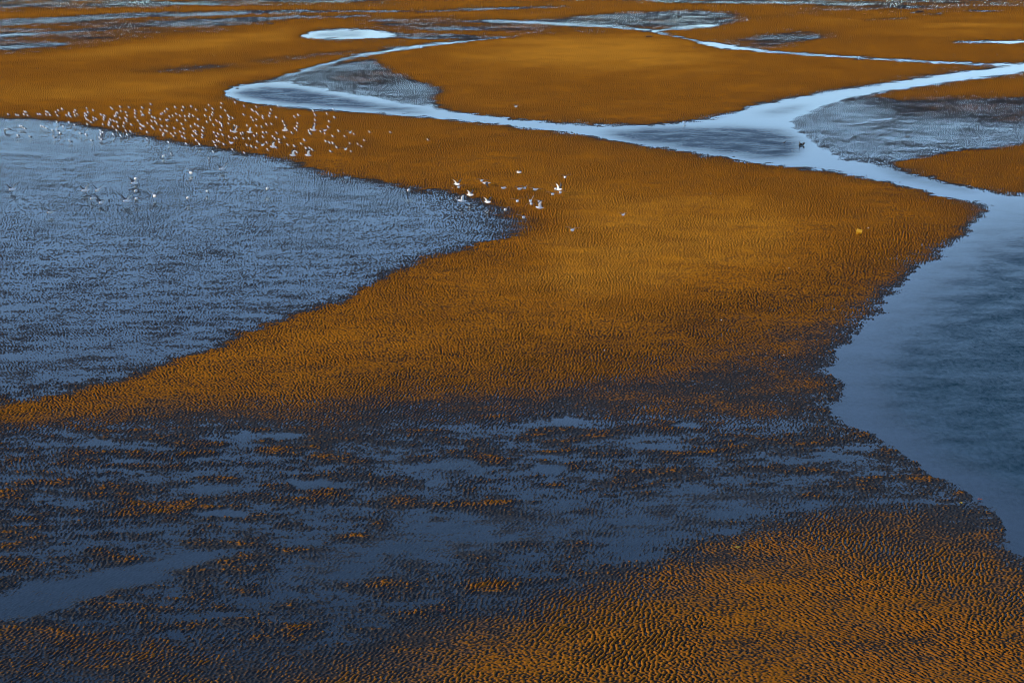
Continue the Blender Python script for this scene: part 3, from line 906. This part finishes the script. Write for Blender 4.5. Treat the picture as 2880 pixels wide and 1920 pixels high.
over_bank = [
    (1285, 518, 0.70, 315, "vee", "large white gull with pink lit raised wings, leftmost of the flying group over the bank", -6),
    (1290, 526, 0.45, 215, "flat", "white gull right under the leftmost flying gull of the group over the bank", 0),
    (1355, 508, 0.60, 255, "glide", "orange lit gull with dark wings, upper left of the flying group", 0),
    (1368, 515, 0.40, 190, "down", "pale blue gull just below and right of the orange lit one", 0),
    (1417, 529, 0.45, 170, "flat", "small white gull with hidden wings between the two halves of the flying group", 10),
    (1322, 548, 0.60, 330, "vee", "white flying gull with a long slim right wing over the pool's tip", -8),
    (1300, 565, 0.45, 195, "high", "bright white gull with arched raised wings over the pool's tip", 8),
    (1371, 568, 0.55, 320, "vee", "flying gull with one wing arched left, right of two white gulls over the pool's tip", -6),
    (1421, 589, 0.45, 225, "arch", "white bellied gull with broad black wings, lowest left of the flying group", 4),
    (1459, 485, 0.70, 340, "flat", "small pale gull flying above the group, by itself", -8),
    (1589, 498, 0.60, 230, "arch", "gull flying at the upper right of the group, over a thin shadow line", -4),
    (1462, 531, 0.45, 235, "glide", "left one of a row of three dark winged gulls in the flying group", 0),
    (1476, 529, 0.45, 215, "arch", "middle one of a row of three dark winged gulls in the flying group", 6),
    (1506, 533, 0.45, 235, "glide", "right one of a row of three dark winged gulls in the flying group", 0),
    (1563, 531, 0.60, 265, "vee", "left gull of the tight trio at the right end of the flying group", -6),
    (1572, 533, 0.60, 320, "high", "gull with two bright raised wings in the middle of the tight trio", -6),
    (1576, 541, 0.40, 215, "glide", "lowest gull of the tight trio at the right end of the flying group", 0),
    (1555, 546, 0.50, 255, "glide", "gull gliding flat just under the tight trio at the right", -6),
    (1455, 565, 0.45, 225, "arch", "gull with square dark wings in the middle of the flying group", 4),
    (1492, 565, 0.60, 258, "high", "gull with pale upright wings, upper of two overlapping gulls", 0),
    (1494, 573, 0.40, 265, "down", "gull with drooped white wings, lower of two overlapping gulls", 0),
    (1517, 566, 0.45, 200, "glide", "small dark gull right of the gull with pale upright wings", 0),
    (1518, 584, 0.40, 190, "high", "bright white gull with one slim wing up, lowest right of the group", 8),
    (1473, 611, 0.50, 255, "glide", "blue grey gull gliding low at the pool's tip, under the whole group", -8),
    (1753, 604, 0.40, 200, "arch", "small lone gull flying over the main bank, far right of the group", 8),
    (1610, 647, 0.50, 250, "arch", "orange lit gull with dark wings flying alone below the group", 0),
    (1451, 300, 0.50, 245, "arch", "lone gull flying over the far bank beyond the main stream", -6)]
for g, lst in (("gulls in flight over the blue pool", over_pool), ("gulls flapping up from the flock", over_flock), ("gulls in flight over the sand bank", over_bank)):
    for px, py, h, hd, pose, lab, bank in lst:
        fly_gull(px, py, h, hd, pose, lab, bank, g, pitch=6 if pose == "high" else 0, size=(1.15 if "small" in lab else 1.5) * (1.2 if lst is over_pool else 1.0))

# ---- dark wading bird in the stream
w = empty("wading_bird")
body = [(-0.24, 0.20, 0.012, 0.010), (-0.16, 0.235, 0.045, 0.035), (-0.05, 0.275, 0.068, 0.062), (0.06, 0.310, 0.060, 0.058), (0.12, 0.345, 0.034, 0.038), (0.155, 0.395, 0.024, 0.026), (0.175, 0.44, 0.026, 0.028), (0.205, 0.452, 0.022, 0.022), (0.22, 0.45, 0.010, 0.010)]
link("body", loft("body", body, [M_BROWN], 10), w)
link("bill", tube("bill", [(0.21, 0, 0.45, 0.008), (0.29, 0, 0.455, 0.005), (0.36, 0, 0.435, 0.002)], [M_BLACK]), w)
for sy in (0.03, -0.03):
    link("leg", tube("leg", [(0, sy, 0.25, 0.010), (-0.01, sy, 0.12, 0.006), (0, sy, -0.06, 0.006), (0.05, sy, -0.065, 0.004)], [M_BLACK]), w)
p = ground(2207, 407)
w.location = p
w.rotation_euler = (0, R(-6), R(8))
w.scale = (1.05, 1.05, 1.05)
tag(w, "slim dark wading bird standing in the fork of the stream, left of the black stump", "wading bird")

# ------------------------------------------------------------------ flotsam
M_WOOD = simple_mat("wet_driftwood", (0.012, 0.010, 0.009), (0.035, 0.027, 0.020), 0.7, 6, 0.6)
M_STONE = simple_mat("dark_stone", (0.018, 0.018, 0.020), (0.05, 0.045, 0.04), 0.7, 8, 0.5)
M_YEL = simple_mat("yellow_plastic", (0.75, 0.40, 0.015), (0.66, 0.33, 0.012), 0.4, 5)
M_WEED = simple_mat("red_weed", (0.10, 0.012, 0.006), (0.055, 0.010, 0.006), 0.5, 20)
M_RUST = simple_mat("orange_weed", (0.32, 0.06, 0.015), (0.20, 0.04, 0.012), 0.5, 20)
M_LEAF = simple_mat("yellow_weed", (0.50, 0.34, 0.01), (0.38, 0.24, 0.01), 0.5, 20)
M_SHELL = simple_mat("white_shell", (0.78, 0.76, 0.72), (0.62, 0.60, 0.56), 0.5, 60)


def log_mesh(rng, length, rad, fork=True):
    pts = []
    n = 7
    for i in range(n):
        t = i / (n - 1)
        r = rad * (0.45 + 0.7 * math.sin(math.pi * (0.15 + 0.75 * t))) * rng.uniform(0.8, 1.2)
        pts.append(((t - 0.5) * length, rng.uniform(-0.06, 0.06) * length, rad * 0.5 + rng.uniform(-0.1, 0.35) * rad, r))
    me = tube("driftwood", pts, [M_WOOD], 8)
    if fork:
        bm = bmesh.new(); bm.from_mesh(me)
        k = pts[4]
        br = tube("branch", [(k[0], k[1], k[2], rad * 0.5), (k[0] + length * 0.12, k[1] + length * 0.05, k[2] + rad * 1.6, rad * 0.32), (k[0] + length * 0.2, k[1] + length * 0.1, k[2] + rad * 2.6, rad * 0.12)], [M_WOOD], 6)
        bm.from_mesh(br)
        bm.to_mesh(me); bm.free()
        bpy.data.meshes.remove(br)
    return me


def stone_mesh(rng, r, flat=0.5, mat=None):
    bm = bmesh.new()
    bmesh.ops.create_icosphere(bm, subdivisions=3, radius=r)
    ph = [rng.uniform(0, 6.28) for _ in range(6)]
    for v in bm.verts:
        n = v.co.normalized()
        k = 1 + 0.22 * math.sin(3 * n.x + ph[0]) * math.cos(2.6 * n.y + ph[1]) + 0.13 * math.sin(6 * n.y + ph[2] + 2 * n.z) + 0.07 * math.sin(11 * n.x + ph[3] + 5 * n.z)
        v.co = Vector((n.x * r * k * 1.25, n.y * r * k * 0.85, n.z * r * k * flat))
    for f in bm.faces: f.smooth = True
    me = bpy.data.meshes.new("stone")
    bm.to_mesh(me); bm.free()
    me.materials.append(mat or M_STONE)
    return me


rng = random.Random(5)
# (photo px, py, size px, kind, label)
debris = [
    (1840, 38, 13, "w", "thin dark driftwood stick on far brown sand, left of a thicker chunk"),
    (1869, 37, 7, "w", "short thick driftwood chunk on the far brown sand band"),
    (1935, 36, 5, "s", "small dark stone on the far orange sand strip"),
    (2036, 35, 5, "s", "dark stone at the far upper edge of the grey stony mud"),
    (2075, 41, 13, "w", "long flat dark plank on far sand, right of the grey stony mud"),
    (1911, 48, 14, "w", "thin dark stick lying along the orange strip in the grey mud"),
    (2070, 47, 4, "s", "small stone right below the long flat plank"),
    (2034, 55, 9, "w", "slanting dark stick near the right end of the grey mud"),
    (1808, 56, 10, "w", "dark forked stick at the far left of the grey mud"),
    (1822, 66, 13, "w", "black lump of driftwood beside a tiny puddle on grey mud"),
    (1870, 61, 7, "s", "dark stone close to the pale gull on the grey mud"),
    (1909, 61, 5, "s", "upright dark stone in the centre of the grey mud"),
    (1866, 66, 4, "s", "tiny dark stone left of centre on the grey mud"),
    (1955, 59, 5, "s", "dark stone between grey mud's centre and the bright puddle"),
    (2029, 62, 8, "w", "dark stub of wood above the dark stain at right"),
    (2005, 66, 7, "s", "dark stone on the far rim of the bright puddle"),
    (2096, 50, 5, "s", "small dark stone on sand right of the grey mud"),
    (2087, 54, 6, "w", "short dark twig on the sand right of the grey mud"),
    (1903, 80, 8, "s", "dark stone standing in the bright streak of water"),
    (1856, 84, 9, "w", "dark stick lying across the lower bright streak"),
    (1829, 87, 9, "w", "dark twig at the left end of the lower bright streak"),
    (1797, 89, 5, "s", "dark stone at the left tip of the bright streak"),
    (1884, 95, 7, "w", "dark twig on the sand under the bright streak"),
    (1826, 104, 17, "w", "long dark stick at the top edge of the golden mound"),
    (1932, 86, 5, "s", "dark stone on the orange sand right of the bright streak"),
    (2488, 20, 9, "w", "dark chunk of wood on the far right slate mud"),
    (2508, 33, 8, "w", "dark stick on far right brown sand, above a smaller twig"),
    (2501, 41, 7, "w", "smaller dark twig below the dark stick at far right"),
    (2478, 38, 5, "s", "small stone left of two dark twigs at far right"),
    (2432, 40, 6, "w", "dark twig leftmost on the far right orange sand"),
    (2388, 55, 7, "s", "dark stone on orange sand left of the thin white puddle"),
    (2585, 34, 20, "w", "long dark branch between two small far right puddles"),
    (2640, 20, 7, "w", "dark stick beside a white speck at far right"),
    (2740, 32, 14, "w", "dark log across the rightmost small puddle"),
    (2809, 35, 7, "w", "dark twig at the right end of the rightmost puddle"),
    (2612, 40, 5, "s", "dark stone in the middle puddle at far right"),
    (2642, 40, 5, "s", "dark stone at the right tip of the middle far puddle"),
    (2408, 1, 12, "w", "dark log in the topmost bright stream"),
    (760, 69, 18, "w", "dark driftwood bough on the far left golden sand, left of the white rimmed pool"),
    (667, 249, 9, "w", "short black log floating in the rounded head of the ox-bow stream"),
    (1442, 108, 6, "s", "dark stone at the left tip of the golden mound"),
    (1078, 133, 5, "s", "small dark stone on the strip of sand above the ox-bow feeder"),
    (1953, 136, 6, "s", "small dark stone on the golden mound's right slope"),
    (2627, 252, 5, "s", "small dark stone on brown sand under the right stream"),
    (1690, 336, 6, "s", "small dark stone at the far edge of the main stream"),
    (2402, 382, 7, "w", "dark twig in the wet grey flat right of the fork"),
    (1953, 1038, 20, "w", "dark stick half sunk in the wet ripples of the main bank"),
]
for px, py, sz, kind, lab in debris:
    p = ground(px, py)
    scale = (p - cam.location).length / FPX * sz
    z = max(ground_z(p.x, p.y), -0.01)
    if kind == "w":
        o = link("driftwood", log_mesh(rng, scale * 1.05, max(scale * 0.085, 0.05), sz > 8))
        cat = "driftwood"
    else:
        o = link("stone", stone_mesh(rng, scale * 0.45))
        cat = "stone"
    q = ground(px, py, z)
    o.location = (q.x, q.y, z + 0.02)
    o.rotation_euler = (0, 0, rng.uniform(-0.35, 0.35))
    tag(o, lab, cat, "driftwood on the far flat" if kind == "w" else "stones on the far flat")

# black stump with an upright spike in the fork of the stream
st = empty("driftwood_stump", ground(2254, 409))
link("trunk", tube("trunk", [(-0.38, 0, 0.02, 0.03), (-0.30, 0, 0.06, 0.07), (-0.18, 0, 0.17, 0.16), (-0.05, 0.02, 0.14, 0.12), (0.12, 0.0, 0.11, 0.09), (0.25, 0.0, 0.16, 0.13), (0.31, 0.0, 0.24, 0.14), (0.32, 0.0, 0.36, 0.085), (0.30, 0, 0.40, 0.03)], [M_WOOD], 12), st)
link("branch", tube("branch", [(-0.20, 0, 0.22, 0.09), (-0.235, 0, 0.36, 0.05), (-0.24, 0, 0.50, 0.035), (-0.235, 0, 0.62, 0.022)], [M_WOOD], 8), st)
tag(st, "black driftwood stump with an upright spike, standing in the fork of the stream", "stump")

# yellow crate tipped on its side
cr = empty("plastic_crate")


def panel(name, w, h, t, rows, cols, bar, mat, parent, loc, rot):
    """lattice panel: frame with square holes, one mesh"""
    bm = bmesh.new()

    def box(x0, x1, z0, z1):
        vs = [bm.verts.new((x, y, z)) for y in (-t / 2, t / 2) for x, z in ((x0, z0), (x1, z0), (x1, z1), (x0, z1))]
        for f in ((3, 2, 1, 0), (4, 5, 6, 7), (0, 1, 5, 4), (1, 2, 6, 5), (2, 3, 7, 6), (3, 0, 4, 7)):
            bm.faces.new([vs[i] for i in f])
    for i in range(cols + 1):
        x = -w / 2 + (w - bar) * i / cols
        box(x, x + bar, 0, h)
    for j in range(rows + 1):
        z = (h - bar) * j / rows
        for i in range(cols):
            x = -w / 2 + (w - bar) * i / cols
            box(x + bar, -w / 2 + (w - bar) * (i + 1) / cols, z, z + bar)
    bmesh.ops.recalc_face_normals(bm, faces=bm.faces)
    me = bpy.data.meshes.new(name)
    bm.to_mesh(me); bm.free()
    me.materials.append(mat)
    o = link(name, me, parent)
    o.location = loc; o.rotation_euler = rot
    return o


W_, D2, H_ = 0.46, 0.34, 0.26
panel("base", W_, D2, 0.015, 2, 3, 0.075, M_YEL, cr, (0, -D2 / 2, 0.008), (R(-90), 0, 0))
panel("long_side", W_, H_, 0.016, 2, 3, 0.075, M_YEL, cr, (0, -D2 / 2, 0.018), (0, 0, 0))
panel("long_side", W_, H_, 0.016, 2, 3, 0.075, M_YEL, cr, (0, D2 / 2, 0.018), (0, 0, 0))
for sx in (-1, 1):
    panel("short_side", D2 - 0.04, H_, 0.016, 2, 2, 0.075, M_YEL, cr, (sx * (W_ / 2 - 0.008), 0, 0.018), (0, 0, R(90)))
rim = bmesh.new()
for (x0, x1, y0, y1) in ((-W_ / 2 - .018, W_ / 2 + .018, -D2 / 2 - .018, -D2 / 2 + .012), (-W_ / 2 - .018, W_ / 2 + .018, D2 / 2 - .012, D2 / 2 + .018),
                         (-W_ / 2 - .018, -W_ / 2 + .012, -D2 / 2 + .012, D2 / 2 - .012), (W_ / 2 - .012, W_ / 2 + .018, -D2 / 2 + .012, D2 / 2 - .012)):
    vs = [rim.verts.new((x, y, z)) for z in (H_ + .019, H_ + .045) for x, y in ((x0, y0), (x1, y0), (x1, y1), (x0, y1))]
    for f in ((3, 2, 1, 0), (4, 5, 6, 7), (0, 1, 5, 4), (1, 2, 6, 5), (2, 3, 7, 6), (3, 0, 4, 7)):
        rim.faces.new([vs[i] for i in f])
rme = bpy.data.meshes.new("rim")
rim.to_mesh(rme); rim.free()
rme.materials.append(M_YEL)
link("rim", rme, cr)
p = ground(2415, 661)
cr.location = (p.x, p.y, ground_z(p.x, p.y) + 0.09)
cr.rotation_euler = (R(-48), R(14), R(-10))
cr.scale = (1.15, 1.15, 1.15)
tag(cr, "yellow plastic crate lying tipped on the rippled main bank", "crate")

# weed scraps
def weed(px, py, sz, mat, lab):
    p = ground(px, py)
    s_ = (p - cam.location).length / FPX * sz
    bm = bmesh.new()
    r = random.Random(int(px))
    for k in range(9):
        a = r.uniform(0, 6.28); l = s_ * r.uniform(0.3, 0.6); wd = s_ * 0.09
        prev = None
        for i in range(6):
            t = i / 5
            c = Vector((math.cos(a + t * 0.8) * l * t * 1.3, math.sin(a + t * 0.8) * l * t, 0.03 + 0.07 * s_ * math.sin(3.1 * t) + 0.012 * k * s_))
            d = Vector((-math.sin(a), math.cos(a), 0.3)) * wd * (1 - 0.7 * t) * 0.5
            pr = (bm.verts.new(c - d), bm.verts.new(c + d))
            if prev: bm.faces.new((prev[0], prev[1], pr[1], pr[0])).smooth = True
            prev = pr
    me = bpy.data.meshes.new("seaweed")
    bm.to_mesh(me); bm.free()
    me.materials.append(mat)
    o = link("seaweed", me)
    so = o.modifiers.new("thick", 'SOLIDIFY'); so.thickness = 0.012
    z = max(ground_z(p.x, p.y), 0) + 0.01
    o.location = ground(px, py, z)
    return tag(o, lab, "seaweed")


weed(1246, 1719, 20, M_WEED, "dark red clump of seaweed where the foreground mud meets the golden ripples")
weed(2759, 1406, 15, M_RUST, "rust red scrap of seaweed at the channel's edge on the right")
weed(2707, 1416, 13, M_LEAF, "yellow orange scrap of seaweed left of the rust red one")
weed(2071, 1541, 24, M_LEAF, "yellow strip of weed on the ripples of the near right bank")
for px, py, lab in ((2205, 999, "white shell on the wet ripples near the channel's notch"), (2442, 641, "white shell just right of and beyond the yellow crate"),
                    (2029, 900, "white shell on the dark ripples at the low side of the main bank"), (2219, 754, "white shell on the main bank below the yellow crate"),
                    (1998, 544, "white shell on the main bank under the fork of the stream"), (2728, 523, "white shell on the small golden bank at the right border"),
                    (1272, 529, "white shell on sand left of the leftmost flying gull of the group"), (1700, 985, "white shell on dark wet ripples above the foreground puddles")):
    p = ground(px, py)
    o = link("shell", stone_mesh(rng, 0.05, 0.55, M_SHELL))
    z = ground_z(p.x, p.y) + 0.02
    o.location = ground(px, py, z)
    o.rotation_euler = (R(20), 0, rng.uniform(0, 3))
    tag(o, lab, "shell", "white shells on the sand")
